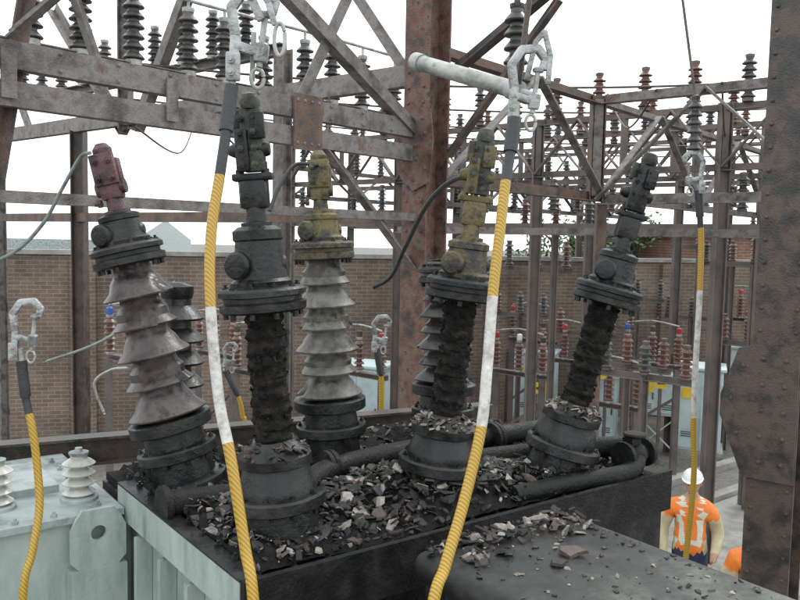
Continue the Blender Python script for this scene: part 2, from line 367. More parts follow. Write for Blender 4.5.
shard(mb,K-A*.36-Bx*.30+Z*3.112,.035,'shard_dark',.15,.1)
mb.build('porcelain_debris',25)
# ------------------------------------------------------------------ bushings
def terminal(mb,p,d,s,kind,m,m2):
    d,a,b=frame(d,Vector((0,-1,0)))
    a=-a
    P=lambda x,y,z: p+a*x+b*y+d*(s+z)
    def blk(x,y,z,sx,sy,sz,mm):
        bevelled(mb,P(x,y,z),a,b,d,sx,sy,sz,min(sx,sy,sz)*.18,mm,2)
    lathe(mb,P(0,0,0),d,[(.05,0),(.05,.012),(.034,.015),(.03,.06)],m,16)
    if kind=='tall':
        blk(0,0,.10,.085,.065,.09,m); blk(.0,.0,.155,.125,.05,.022,m)
        for x in (-.04,.04):
            bolt(mb,P(x,.0,.166),d,.014,m); cyl(mb,P(x,0,.06),P(x,0,.2),.008,m,8)
        blk(-.008,.0,.27,.07,.045,.20,m2); blk(.022,.03,.235,.04,.03,.13,m); blk(-.03,.026,.31,.045,.02,.08,m)
        for z in (.19,.24,.29,.335):
            for x in (-.018,.024): bolt(mb,P(x,.047 if z<.30 else .024,z),b,.011,m2)
        lathe(mb,P(-.06,.0,.24),a,[(.02,0),(.024,.01),(.024,.11),(.014,.13)],m,12)
        lathe(mb,P(-.008,0,.365),d,[(.03,0),(.034,.02),(.026,.045),(.0,.055)],m2,14)
        blk(.035,-.005,.33,.03,.03,.07,m)
    elif kind=='mid':
        blk(0,0,.09,.08,.07,.07,m); blk(.0,.03,.17,.09,.03,.12,m2); blk(0,-.01,.16,.1,.04,.10,m)
        for z in (.135,.2):
            for x in (-.026,.026): bolt(mb,P(x,.045,z),b,.012,m2)
        lathe(mb,P(-.055,.0,.1),a,[(.02,0),(.028,.0),(.028,.11),(.02,.11)],m,12)
        lathe(mb,P(0,0,.22),d,[(.03,0),(.036,.01),(.036,.03),(.02,.05)],m,14)
        bolt(mb,P(.05,0,.05),a,.016,m2)
    return P
def bushing(a,b,lean,kind,mcap,mpor,top,tkind,capS,mbase='soot_smooth',seed=0,mt=None,tz=None,n=5,pale=False,R0=.15,mt2=None,mcap2=None):
    mb=MB(); p=T(a,b,3.0); d=Vector((lean[0],lean[1],1)).normalized()
    w=.004
    lathe(mb,p,d,[(.165,-.05),(.165,.035),(.150,.045),(.125,.05),(.118,.125),(.148,.13),(.155,.135),(.155,.168),(.148,.175),(.12,.178)],mbase,36,w,14)
    if kind=='burnt':
        lathe(mb,p,d,[(.128,.176),(.130,.19),(.126,.205),(.112,.24),(.105,.262),(.118,.268),(.12,.298),(.10,.31),(.082,.325),(.068,.345)],mbase,36,.008,18)
        prof=[]; s=.33
        while s<capS-.005:
            prof.append((.057+.0035*math.sin(s*130)+random.uniform(-.002,.002),s)); s+=.008
        prof.append((.058,capS))
        lathe(mb,p,d,prof,'charred_core',36,.013,38)
        for k in range(150):
            t=random.uniform(0,6.3); dd,aa,bb=frame(d); s0=random.uniform(.34,capS-.01)
            shard(mb,p+d*s0+(aa*math.cos(t)+bb*math.sin(t))*.059,random.choice([.005,.008,.012]),'charred_core',.6,1)
        for k in range(130 if pale else 50):
            t=random.uniform(0,6.3); dd,aa,bb=frame(d); r=random.uniform(.065,.118)
            s0=.345-(r-.06)*.7
            shard(mb,p+d*s0+(aa*math.cos(t)+bb*math.sin(t))*r,random.choice([.01,.016,.024]),random.choice(['shard_dark','shard_brown','shard_pale','shard_pale']) if pale else random.choice(['shard_dark','shard_dark','shard_brown']))
    else:
        lathe(mb,p,d,[(.118,.178),(.112,.235),(.15,.24),(.158,.245),(.158,.285),(.15,.29),(.11,.292),(.095,.31)],mbase,36,w,14)
        prof=[(.08,.292)]; step=(capS-.315)/n
        for k in range(n):
            R=(R0 if k%2==0 else R0-.016)*(1-.14*k/n); rc=.085-.014*k/n; q=.305+k*step
            prof+= [(rc,q+.012),(R-.025,q+.008),(R-.008,q+.001),(R-.002,q),(R,q+.006),(R-.006,q+.013),(R*.80,q+.034),(rc+.022,q+step*.55),(rc+.006,q+step*.72),(rc,q+step*.85)]
        prof.append((.07,capS))
        lathe(mb,p,d,prof,mpor,64,.002,10,chip=(.10,.35,seed,.33))
        for k in range(n):
            for e in range(7):
                dd,aa,bb=frame(d); t=random.uniform(0,6.3); R=(R0 if k%2==0 else R0-.016)*(1-.14*k/n)
                if random.random()<.55: shard(mb,p+d*(.305+k*step+.008)+(aa*math.cos(t)+bb*math.sin(t))*(R-.010),random.uniform(.006,.013),random.choice(['bare_ceramic',mpor]),.4,.2)
    c=capS
    lathe(mb,p,d,[(.09,c-.002),(.128,c),(.137,c+.006),(.137,c+.028),(.122,c+.034),(.122,c+.048),(.137,c+.052),(.137,c+.068),(.130,c+.076),(.09,c+.084)],mcap2 or mbase,40,.003,14)
    h=top-c-.084
    lathe(mb,p,d,[(.094,c+.083),(.096,c+.095),(.084,c+.105),(.078,c+.084+h*.45),(.072,c+.084+h*.75),(.078,c+.084+h*.78),(.078,c+.084+h*.93),(.06,c+.084+h)],mcap,32,.003,14)
    dd,aa,bb=frame(d,Vector((0,-1,0))); aa=-aa
    hc=p+d*(c+.084+h*.36)+aa*.03
    if tkind:
        lathe(mb,hc,(bb+aa*.35).normalized(),[(.042,.05),(.044,.085),(.036,.094),(.016,.097)],mcap,18)
        bevelled(mb,hc+bb*.05-aa*.005,aa,bb,d,.085,.05,.085,.015,mcap)
        lathe(mb,hc-aa*.10,-aa,[(.026,-.03),(.026,.008),(.016,.016)],mcap,12)
    for k in range(10):
        t=2*math.pi*k/10+.2; o=(aa*math.cos(t)+bb*math.sin(t))
        bolt(mb,p+o*.145+d*.035,d,.012,mbase); bolt(mb,p+o*.137+d*.173,d,.010,mbase)
        bolt(mb,p+o*.113+d*(c+.074),d,.011,mbase)
        lathe(mb,p+o*.138+d*(.112),d,[(.009,0),(.009,.02)],mbase,6); lathe(mb,p+o*.118+d*(c-.018),d,[(.009,0),(.009,.02)],mbase,6)
    if tkind: terminal(mb,p,d if tz is None else Vector(tz),top,tkind,mt or mcap,mt2 or ('green_brass' if tkind=='tall' else (mt or mcap)))
    return mb.build('transformer_bushing')
bushing(.214,.952,(-.24,-.02),'por','soot_smooth','purple_porcelain',1.10,'mid',.90,seed=1,mt='red_cap')
bushing(.246,.228,(-.085,0),'burnt','soot_smooth','soot',1.03,'tall',.76,seed=2)
bushing(.89,.945,(-.06,0),'por','yellow_cap','olive_porcelain',1.10,'mid',.90,seed=3,n=6,R0=.145,mcap2='olive_cap')
bushing(.92,.27,(.11,0),'burnt','olive_cap','soot',1.0,'tall',.78,seed=4,mt='yellow_cap',pale=True)
bushing(1.50,.20,(.255,0),'burnt','soot_smooth','soot',.99,'tall',.77,seed=5,mt='soot_smooth',pale=True,mt2='soot_smooth')
bushing(1.53,.95,(.0,.05),'por','dark_porcelain','dark_porcelain',.90,None,.78,seed=6,n=6,R0=.145)
def stack(mb,p,h,r,n,m,mc='galvanised',seg=16,ax=Z):
    p=Vector(p); prof=[(r*.6,0)]; hh=h*.9/n
    for k in range(n):
        q=h*.05+k*hh
        prof+=[(r*.5,q),(r*.96,q+hh*.05),(r,q+hh*.15),(r*.8,q+hh*.42),(r*.52,q+hh*.7)]
    prof+=[(r*.5,h*.95)]
    lathe(mb,p,ax,prof,m,seg)
    lathe(mb,p,ax,[(r*.75,-h*.04),(r*.75,h*.04),(r*.5,h*.05)],mc,seg); lathe(mb,p+ax*h*.95,ax,[(r*.55,0),(r*.6,h*.03),(r*.6,h*.07),(r*.2,h*.09)],mc,seg)
mb=MB(); stack(mb,T(.30,1.27,3.02),.74,.115,7,'dark_porcelain','soot_smooth',28); lathe(mb,T(.30,1.27,2.98),Z,[(.14,0),(.14,.05),(.1,.06)],'soot_smooth',24); mb.build('neutral_bushing')
for (x,y) in ((-1.24,3.06),(-1.50,2.93),(-1.80,3.25)):
    mb=MB(); stack(mb,(x,y,2.97),.17,.062,4,'white_porcelain','tank_grey',28); lathe(mb,(x,y,2.955),Z,[(.07,0),(.07,.012),(.05,.02)],'tank_grey',20); cyl(mb,(x,y,3.12),(x,y,3.16),.014,'galvanised'); mb.build('low_voltage_bushing')
# ------------------------------------------------------------------ gantry near
mb=MB()
beam(mb,C0,C0+Z*7.5,.225,.26,'I','rust_red',hint=U,t=.018)
for z in (4.35,4.95):
    for s in (-.07,.07):
        for q in range(6): rivet(mb,C0-U*.131+W*s+Z*(z-.3+q*.11),-U,.014,'rust_red')
g=C0-U*.137+Z*4.70
vs=[g+W*x+Z*z for x,z in ((-.17,.16),(-.04,.26),(.15,.22),(.18,.0),(.15,-.30),(.0,-.36),(-.12,-.26),(-.19,-.02))]
vs+= [v-U*.012 for v in vs]
n=8; mb.add(vs,[list(range(n)),list(range(n,2*n))[::-1]]+[[k,k+n,(k+1)%n+n,(k+1)%n] for k in range(n)],'rust_red')
for x,z in ((-.12,.10),(-.04,.17),(.08,.16),(-.14,0),(-.02,.05),(.1,.05),(-.09,-.13),(.03,-.13),(.11,-.2),(.0,-.28)): rivet(mb,g-U*.012+W*x+Z*z,-U,.016,'rust_red')
for z,h in ((4.79,.125),(4.615,.115)):
    beam(mb,G(-.16,-.03,z),G(-4.6,-.03,z),.07,h,'C','grey_steel')
beam(mb,G(-.14,0,4.15),G(-4.6,0,4.15),.07,.055,'L','grey_steel')
for s in (1.22,):
    obox(mb,G(-s,.025,4.70),U,W,Z,.24,.014,.34,'rusty_steel')
    for q in range(4):
        for z in (-.13,.13): rivet(mb,G(-s-.09+q*.06,.032,4.70+z),W,.012,'grey_steel')
for s in (2.2,3.05):
    obox(mb,G(-s,.025,4.70),U,W,Z,.07,.012,.22,'grey_steel')
for q in range(14):
    for z in (4.83,4.75): rivet(mb,G(-.4-q*.3,.012,z),W,.010,'grey_steel')
def L2(p0,p1,w=.08,m='grey_steel'): beam(mb,p0,p1,w,w,'L',m,t=.01)
L2((.10,5.95,4.76),(-1.05,4.5,5.72),.085)
L2((-.55,5.2,4.66),(.10,5.92,3.80),.075)
L2((-.38,5.36,5.6),(-.66,5.08,4.86),.075)
L2((-1.72,3.85,5.4),(-1.86,3.66,4.15),.06,'rusty_steel')
L2((-1.60,3.92,5.2),(-1.5,4.05,4.8),.055)
L2((-1.75,3.6,4.86),(-1.45,3.5,5.05),.05)
beam(mb,G(-4.6,0,0),G(-4.6,0,6.5),.22,.22,'I','rusty_steel',hint=U)
beam(mb,G(.05,-.14,5.22),G(.05,-9.5,5.22),.09,.16,'C','grey_steel')
beam(mb,G(.05,-.14,4.16),G(.05,-9.5,4.16),.08,.10,'L','rusty_steel')
beam(mb,G(.05,-5.16,0),G(.05,-5.16,5.15),.15,.15,'I','dark_steel')
beam(mb,G(.05,-4.16,5.1),G(.05,-4.16,7.2),.16,.12,'I','grey_steel')
beam(mb,G(.05,-9.5,0),G(.05,-9.5,6.6),.16,.16,'I','grey_steel')
L2(G(.12,-2.9,6.7),G(.12,-4.05,5.1),.11); L2(G(.12,-5.9,6.7),G(.12,-4.3,5.1),.11)
L2(G(.12,-6.4,5.2),G(.12,-7.6,6.9),.1); L2(G(.12,-.3,5.3),G(.12,-1.6,6.9),.09)
L2(G(.1,.12,5.22),G(.1,2.3,6.45),.10,'dark_steel')
beam(mb,G(0,.14,6.4),G(0,2.4,6.4),.09,.16,'C','grey_steel')
L2(G(.1,.12,4.62),G(.1,1.0,5.6),.07,'rusty_steel')
mb.build('steel_gantry_frame')
mb=MB()
CR=Vector((2.235,4.62,0))
beam(mb,CR,CR+Z*7.5,.26,.27,'I','dark_steel',hint=U,t=.02)
for z in [k*.13 for k in range(0,56)]:
    for s in (-.095,.095): rivet(mb,CR-U*.136+W*s+Z*z,-U,.013,'dark_steel')
gp=CR-U*.15
pts=[(-.13,3.42),(-.20,3.40),(-.29,3.12),(-.29,3.0),(-.15,2.65),(.13,2.65),(.13,3.46),(-.10,3.46)]
vs=[gp+W*x+Z*z for x,z in pts]; vs+=[v-U*.014 for v in vs]; n=len(pts)
mb.add(vs,[list(range(n)),list(range(n,2*n))[::-1]]+[[k,k+n,(k+1)%n+n,(k+1)%n] for k in range(n)],'dark_steel')
for z in (2.75,2.9,3.05,3.2,3.35):
    for x in (-.06,.06): rivet(mb,gp-U*.014+W*x+Z*z,-U,.015,'dark_steel')
for x,z in ((-.17,3.3),(-.23,3.1),(-.19,2.9)): rivet(mb,gp-U*.014+W*x+Z*z,-U,.015,'dark_steel')
obox(mb,CR+Z*.1,U,W,Z,.5,.5,.2,'concrete')
mb.build('riveted_steel_column')
mb=MB()
p0=Vector((-2.6,3.27,2.95)); p1=Vector((.55,4.75,2.95)); beam(mb,p0,p1,.1,.135,'I','dark_steel')
for q in (.03,.97):
    p=p0.lerp(p1,q); beam(mb,(p.x,p.y,0),(p.x,p.y,2.88),.12,.12,'I','dark_steel')
mb.build('steel_support_beam')
# ------------------------------------------------------------------ trusses
def truss(mb,p0,p1,zt,zb,n,w,m,zig='W',ms=None):
    p0=Vector(p0);p1=Vector(p1);ms=ms or m
    d=(p1-p0).normalized(); sd=d.cross(Z)
    beam(mb,p0+Z*zt,p1+Z*zt,w,w,'L',m); beam(mb,p0+Z*zb,p1+Z*zb,w,w,'L',m)
    for k in range(n):
        a=p0.lerp(p1,k/n); b=p0.lerp(p1,(k+1)/n); o=sd*(w*.5+.015)
        c=(a+b)/2; beam(mb,a+o+Z*zb,c+o+Z*zt,w*.8,w*.2,'box',ms); beam(mb,c+o*1.3+Z*zt,b+o*1.3+Z*zb,w*.8,w*.2,'box',ms)
        beam(mb,b+Z*zb,b+Z*zt,w*.9,w*.9,'L',ms)
mb=MB()
truss(mb,G(.14,0,0),G(2.75,0,0),5.41,4.45,1,.10,'rusty_steel','W','grey_steel')
truss(mb,G(2.75,0,0),G(11,0,0),5.41,4.45,3,.09,'grey_steel','W')
truss(mb,G(2.75,.05,0),G(2.75,4.2,0),5.41,4.42,2,.10,'grey_steel','W')
beam(mb,G(2.75,0,4.4),G(2.75,0,5.45),.14,.14,'I','rusty_steel')
beam(mb,G(2.75,4.2,0),G(2.75,4.2,6.2),.2,.2,'I','rusty_steel')
beam(mb,G(11,0,0),G(11,0,5.5),.16,.16,'I','far_steel_hazed')
beam(mb,G(3.2,-3,4.1),G(3.2,4.2,4.1),.08,.08,'L','grey_steel')
beam(mb,G(3.0,-.05,0),G(3.0,-.05,4.4),.1,.1,'L','rusty_steel')
mb.build('lattice_steel_gantry')
for (i,j0,j1,zt,zb) in ((5,-7,3,5.6,4.9),(7.6,-8,3,5.75,5.0),(10.2,-8,4,5.9,5.1),(13,-9,5,6.1,5.3)):
    mb=MB(); n=int((j1-j0)/1.25)
    truss(mb,G(i,j0,0),G(i,j1,0),zt,zb,n,.085,'far_steel_hazed','W')
    beam(mb,G(i,j0,4.2),G(i,j1,4.2),.07,.07,'L','far_steel_hazed')
    j=j0
    while j<=j1+.1:
        beam(mb,G(i,j,0),G(i,j,zt+.05),.14,.14,'I','far_steel_hazed')
        j+=(j1-j0)/4
    j=j0+.3
    while j<j1:
        if random.random()<.85: stack(mb,G(i,j,zt+.06),.5,.085,6,random.choice(['grey_porcelain','brown_porcelain','grey_porcelain']),'far_steel_hazed',10)
        if random.random()<.45: stack(mb,G(i,j,zb-.5),.42,.075,6,'grey_porcelain','far_steel_hazed',10)
        j+=.62
    mb.build('lattice_steel_gantry')
for (j,i0,i1,z) in ((-4,5,13,5.05),(-7,5,13,5.2),(2.4,5,13,5.2)):
    mb=MB(); truss(mb,G(i0,j,0),G(i1,j,0),z,z-.5,5,.08,'far_steel_hazed','W')
    i=i0+.3
    while i<i1: stack(mb,G(i,j,z+.05),.45,.08,6,'grey_porcelain','far_steel_hazed',10); i+=.7
    mb.build('lattice_steel_crossbeam')
mb=MB()
st=Vector((-3.35,6.6,5.52)); beam(mb,st-U*.8,st+U*6,.1,.1,'C','grey_steel')
q=st-U*.8; beam(mb,(q.x,q.y,0),q,.14,.14,'I','grey_steel',hint=U); e=st+U*6; beam(mb,Vector((e.x,e.y,0)),e,.14,.14,'I','grey_steel',hint=U)
for k in range(11):
    p=st+U*(.25+k*.52+(.08 if k%3==0 else 0))+Z*.05; stack(mb,p,.62-(.08 if k%4==1 else 0),.10,6,'grey_porcelain','galvanised',16)
    cyl(mb,p+Z*.5,p+Z*.72,.015,'galvanised',8)
tube(mb,[st+U*.1+Z*.78,st+U*2+Z*.76,st+U*4+Z*.79,st+U*6+Z*.78],.02,'galvanised',8,3)
mb.build('busbar_insulator_row')
mb=MB()
st=Vector((-6.3,12.6,5.9)); beam(mb,st,st+W*6.6,.1,.12,'C','grey_steel')
for q in (0,6.6): p=st+W*q; beam(mb,(p.x,p.y,0),p,.14,.14,'I','grey_steel',hint=U)
for k in range(11):
    stack(mb,st+W*(.3+k*.57)+Z*.06,.5,.085,6,'grey_porcelain','galvanised',14)
mb.build('busbar_insulator_row')
# ------------------------------------------------------------------ earthing cables + clamps
def flatbar(mb,pts,w,t,nrm,m):
    pts=[Vector(p) for p in pts]; nrm=Vector(nrm).normalized()
    for i in range(len(pts)-1):
        d=(pts[i+1]-pts[i]).normalized(); s=d.cross(nrm).normalized(); L=(pts[i+1]-pts[i]).length
        tt=t-.0015*(i%2)
        bevelled(mb,(pts[i]+pts[i+1])/2,s,nrm,d,w,tt,L+w*.55,min(w,tt)*.25,m,2)
def clamp(mb,p,s=1.0,dirn=1,m='aluminium'):
    p=Vector(p); X=Vector((dirn,.15,0)).normalized(); nr=Vector((-.15,dirn,0)).normalized()
    P=lambda x,z,y=0: p+(X*x+Z*z+nr*y)*s
    flatbar(mb,[P(-.055,-.12),P(-.05,-.03),P(-.06,.04),P(-.03,.085),P(.02,.09),P(.045,.06),P(.038,.035)],.026*s,.024*s,nr,m)
    flatbar(mb,[P(-.05,-.05),P(-.01,-.062),P(.012,-.055)],.024*s,.026*s,nr,m)
    cyl(mb,P(.008,-.10),P(.022,.028),.008*s,'galvanised',10)
    lathe(mb,P(.022,.022),Vector((.1*dirn,0,1)),[(.016*s,0),(.018*s,.008*s),(.012*s,.014*s)],m,10)
    lathe(mb,P(.012,-.075),Vector((.1*dirn,0,1)),[(.018*s,-.012*s),(.02*s,0),(.02*s,.03*s),(.012*s,.035*s)],m,6)
    c=P(.004,-.128)
    tube(mb,[c+(X*math.cos(t)*.016+Z*math.sin(t)*.024)*s for t in [k*math.pi/4 for k in range(9)]],.005*s,'galvanised',8,3)
    bevelled(mb,P(-.055,-.105,-.018 if dirn>0 else .018),X,nr,Z,.036*s,.014*s,.07*s,.004*s,m,2)
    for z in (-.09,-.12):
        bolt(mb,P(-.055,z)+Vector((0,-.024*s,0)),Vector((0,-1,0)),.010*s,'galvanised')
def cable(pts,r,sleeve,w0,w1,name='earthing_cable',cl=None,clamp_s=1,dirn=1,extra=None):
    mb=MB()
    def mf(t):
        if t<sleeve: return 'black_rubber'
        if w0<t<w1: return 'white_tape'
        return 'yellow_cable'
    P=[Vector(p) for p in pts]
    tube(mb,P,r,None,14,14,mf)
    cyl(mb,P[0]+(P[0]-P[1]).normalized()*.03,P[0]+(P[1]-P[0])*.9,r*1.35,'black_rubber',14)
    cyl(mb,P[0]+(P[0]-P[1]).normalized()*.07,P[0],r*.8,'galvanised',12)
    if cl: clamp(mb,cl,clamp_s,dirn)
    if extra: extra(mb)
    return mb.build(name)
def ex1(mb):
    p=Vector((-.46,2.43,4.66)); N_=Vector((0,1,0))
    flatbar(mb,[p+Vector((-.045,0,.24)),p+Vector((-.03,0,.12)),p+Vector((.0,0,.04)),p+Vector((.03,0,-.02))],.026,.02,N_,'aluminium')
    flatbar(mb,[p+Vector((.02,-.02,.08)),p+Vector((.055,-.02,.02)),p+Vector((.075,-.02,-.04))],.018,.014,N_,'aluminium')
    c=p+Vector((.09,-.02,-.085)); tube(mb,[c+Vector((math.cos(t)*.016,0,math.sin(t)*.048)) for t in [k*math.pi/4+.4 for k in range(9)]],.006,'galvanised',8,4)
    bolt(mb,p+Vector((.0,-.012,.04)),Vector((0,-1,0)),.012,'galvanised'); bolt(mb,p+Vector((.02,-.028,.08)),Vector((0,-1,0)),.010,'galvanised')
    cyl(mb,p+Vector((.01,0,-.06)),p+Vector((.0,.03,-.2)),.008,'galvanised',8)
cable([(-.515,2.41,4.41),(-.522,2.38,4.29),(-.532,2.35,4.17),(-.545,2.3,4.0),(-.535,2.25,3.81),(-.50,2.2,3.55),(-.455,2.15,3.39),(-.405,2.1,3.16),(-.372,2.05,3.03),(-.33,1.98,2.6),(-.35,1.9,1.6),(-.5,1.85,.4),(-.9,1.8,.03)],.0155,.165,.335,.48,cl=(-.445,2.44,4.62),clamp_s=1.2,extra=ex1)
def ex2(mb):
    a=Vector((.045,2.98,4.64)); b=Vector((.36,2.60,4.475)); cyl(mb,a,b,.028,'galvanised',20); d=(b-a).normalized()
    cyl(mb,a-d*.012,a+d*.03,.033,'galvanised',20); cyl(mb,b-d*.03,b+d*.012,.033,'galvanised',20); cyl(mb,b,b+d*.08,.012,'galvanised',10)
    bolt(mb,a+d*.1+Vector((0,-.028,0)),Vector((0,-1,0)),.01,'galvanised')
    p=Vector((.395,2.44,4.52)); N_=Vector((0,1,0))
    flatbar(mb,[p+Vector((-.03,0,-.04)),p+Vector((-.005,0,.07)),p+Vector((.02,0,.10)),p+Vector((.04,0,.03)),p+Vector((.035,0,-.05))],.016,.014,N_,'aluminium')
    cyl(mb,p+Vector((-.05,.02,-.05)),p+Vector((-.02,.02,.26)),.009,'dark_steel',8)
cable([(.325,2.40,4.33),(.315,2.38,4.25),(.301,2.35,4.17),(.282,2.3,4.02),(.262,2.25,3.853),(.246,2.2,3.65),(.229,2.15,3.49),(.181,2.08,3.304),(.13,2.0,3.16),(.09,1.93,3.04),(.0,1.8,2.4),(-.1,1.8,1.2),(-.3,1.8,.03)],.0155,.165,.335,.50,cl=(.378,2.44,4.48),clamp_s=1.0,extra=ex2)
cable([(-1.245,2.62,3.54),(-1.235,2.62,3.44),(-1.21,2.61,3.34),(-1.19,2.6,3.20),(-1.178,2.58,3.08),(-1.185,2.54,2.95),(-1.2,2.5,2.8),(-1.2,2.45,2.2),(-1.3,2.3,1.0),(-1.5,2.2,.03)],.013,.16,2,3,cl=(-1.225,2.63,3.69),clamp_s=.85)
cable([(1.84,5.0,4.30),(1.855,5.0,4.15),(1.87,5.0,3.98),(1.875,5,3.6),(1.872,5,3.3),(1.875,5,2.9),(1.895,5,2.5),(1.87,5,2.0),(1.8,5,1.2),(1.75,5,.4),(1.6,4.9,.03)],.018,.13,.27,.50,cl=(1.79,5.0,4.46),clamp_s=1.1,dirn=-1)
cable([(-.13,4.8,3.30),(-.105,4.8,3.16),(-.10,4.8,2.98),(-.1,4.8,2.6),(-.15,4.8,1.4),(-.3,4.8,.03)],.016,.2,2,3,cl=(-.10,4.8,3.44),clamp_s=.95)
cable([(-.97,4.5,3.20),(-.91,4.5,3.08),(-.885,4.5,2.97),(-.87,4.5,2.8),(-.9,4.5,1.6),(-1.0,4.5,.03)],.013,.2,2,3,cl=(-.95,4.5,3.32),clamp_s=.7)
mb=MB(); stack(mb,(.40,2.95,4.62),.22,.045,4,'grey_porcelain','dark_steel',16); cyl(mb,(.40,2.95,4.8),(.42,3.0,6.3),.012,'dark_steel',8); mb.build('suspension_insulator')
mb=MB(); stack(mb,(1.80,5.02,4.56),.34,.045,6,'grey_porcelain','dark_steel',16); cyl(mb,(1.80,5.02,4.88),(1.75,5.6,6.4),.009,'dark_steel',8); mb.build('suspension_insulator')
def wire(pts,r,m='black_rubber',name='conductor_lead'):
    mb=MB(); tube(mb,pts,r,m,8,8); mb.build(name)
wire([(-1.16,3.0,4.29),(-1.23,3.08,4.28),(-1.30,3.08,4.16),(-1.38,3.08,4.02),(-1.50,3.05,3.90),(-1.75,3.0,3.80)],.007,'grey_wire')
wire([(.30,3.05,4.20),(.22,3.2,4.24),(.12,3.6,4.16),(.02,4.0,3.95),(-.05,4.1,3.80),(-.14,4.15,3.74)],.011)
wire([(-.36,3.45,4.30),(-.46,3.45,4.30),(-.52,3.4,4.2),(-.55,3.35,4.1)],.008)
wire([(-1.62,3.6,3.40),(-1.45,4.0,3.48),(-1.3,4.6,3.72)],.007,'grey_wire')
wire([(-1.45,3.9,3.1),(-1.5,3.9,3.25),(-1.42,3.9,3.32),(-1.3,3.8,3.35)],.007,'galvanised')
wire([(-1.22,3.75,3.3),(-1.21,3.75,3.55),(-1.25,3.75,3.72)],.006,'galvanised')
for k in range(5):
    a=Vector((-7+random.uniform(-1,1),8+k,6.2)); b=Vector((6+k,9+k*2,6.0)); c=(a+b)/2-Z*.5
    wire([a,a.lerp(c,.5)-Z*.12,c,b.lerp(c,.5)-Z*.12,b],.012,'dark_steel','overhead_line')
for k in range(6):
    a=G(2.75,.6+k*.6,5.45); b=G(5+(k%3)*2.6,-1+k*.7,5.9); c=(a+b)/2-Z*.4; wire([a,c,b],.010,'dark_steel','overhead_line')
for k in range(3):
    a=G(-.02,-1.0-k*.9,5.14); b=G(-1.2-k*.6,-.03,4.55); c=(a+b)/2-Z*.25+Vector((.05,0,0)); wire([a,c,b],.006,'dark_steel','overhead_line')
# ------------------------------------------------------------------ yard equipment
def stand(x,y,h,cols,n=3,sp=.45,dr=None,m='far_steel_hazed'):
    mb=MB(); dr=dr or W
    c=Vector((x,y,0)); L=(n-1)*sp
    for s in (-L/2,L/2): beam(mb,c+dr*s,c+dr*s+Z*h,.10,.10,'L',m)
    beam(mb,c-dr*(L/2+.1)+Z*(h+.03),c+dr*(L/2+.1)+Z*(h+.03),.1,.08,'C',m)
    beam(mb,c-dr*L/2+Z*h*.4,c+dr*L/2+Z*h*.75,.05,.05,'L',m)
    for k in range(n):
        p=c+dr*(-L/2+k*sp)+Z*(h+.08); stack(mb,p,.5,.08,6,'brown_porcelain','galvanised',12)
        lathe(mb,p+Z*.5,Z,[(.035,0),(.045,.03),(.045,.10),(.02,.12)],cols[k%len(cols)],10)
    tube(mb,[c-dr*L/2+Z*(h+.72),c+Z*(h+.78),c+dr*L/2+Z*(h+.72)],.015,'galvanised',6,3)
    mb.build('disconnector_stand')
for a in ((2.0,13.2,1.75,['paint_red','paint_white','dark_steel']),(3.2,12.0,1.5,['paint_red','dark_steel','sign_yellow']),(4.3,13.5,1.9,['sign_blue','dark_steel','paint_red']),(5.6,18.6,2.2,['sign_yellow','paint_red','dark_steel']),(7.2,15.4,2.0,['paint_red','dark_steel','sign_blue']),(3.0,14.4,1.8,['dark_steel','paint_red']),
          (2.6,15.6,2.0,['paint_red','dark_steel','sign_yellow']),(7.6,17.8,2.3,['paint_white','paint_red']),(.9,14.6,1.9,['paint_red','dark_steel']),(-.6,12.0,1.9,['paint_red','dark_steel']),(-2.0,11.2,2.0,['dark_steel','paint_red','paint_white']),(-3.55,10.4,2.3,['sign_blue','dark_steel','paint_white']),(-3.0,13.0,2.0,['paint_red','dark_steel'])):
    stand(*a)
def cabinet(x,y,w,d,h,z0,legs,sign):
    mb=MB(); c=Vector((x,y,0)); X=Vector((.93,-.36,0)).normalized(); Y=Z.cross(X)
    bevelled(mb,c+Z*(z0+h/2),X,Y,Z,w,d,h,.02,'cabinet_paint',2)
    bevelled(mb,c+Z*(z0+h+.035),X,Y,Z,w+.1,d+.1,.06,.015,'cabinet_paint',2)
    nd=max(2,int(w/.5))
    for k in range(nd):
        xc=-w/2+w*(k+.5)/nd
        obox(mb,c+X*xc-Y*(d/2+.008)+Z*(z0+h/2),X,Y,Z,w/nd-.06,.02,h-.12,'cabinet_paint')
        obox(mb,c+X*(xc+w/nd*.3)-Y*(d/2+.03)+Z*(z0+h*.5),X,Y,Z,.02,.03,.12,'dark_steel')
        for q in range(3): obox(mb,c+X*xc-Y*(d/2+.022)+Z*(z0+h*.18+q*.04),X,Y,Z,w/nd*.5,.008,.015,'dark_steel')
    if sign: obox(mb,c+X*(-w/4)-Y*(d/2+.025)+Z*(z0+h*.72),X,Y,Z,.22,.012,.2,'sign_yellow')
    for sx in (-1,1):
        for sy in (-1,1):
            if legs: beam(mb,c+X*sx*(w/2-.05)+Y*sy*(d/2-.05),c+X*sx*(w/2-.05)+Y*sy*(d/2-.05)+Z*z0,.07,.07,'L','cabinet_paint')
    if legs:
        beam(mb,c-X*(w/2-.05)-Y*(d/2-.05)+Z*.1,c+X*(w/2-.05)-Y*(d/2-.05)+Z*(z0-.05),.05,.02,'box','cabinet_paint'); beam(mb,c+X*(w/2-.05)-Y*(d/2-.02)+Z*.1,c-X*(w/2-.05)-Y*(d/2-.02)+Z*(z0-.05),.05,.02,'box','cabinet_paint')
        for k in range(3): stack(mb,c+X*(-w/3+k*w/3)+Z*(z0+h+.08),.34,.07,5,'brown_porcelain','galvanised',12)
    else: obox(mb,c+Z*(z0/2),X,Y,Z,w+.1,d+.1,z0,'concrete')
    mb.build('switchgear_cabinet')
cabinet(3.95,15.4,.62,.6,1.25,.15,False,False)
cabinet(5.0,15.2,.75,.7,.75,.75,True,True)
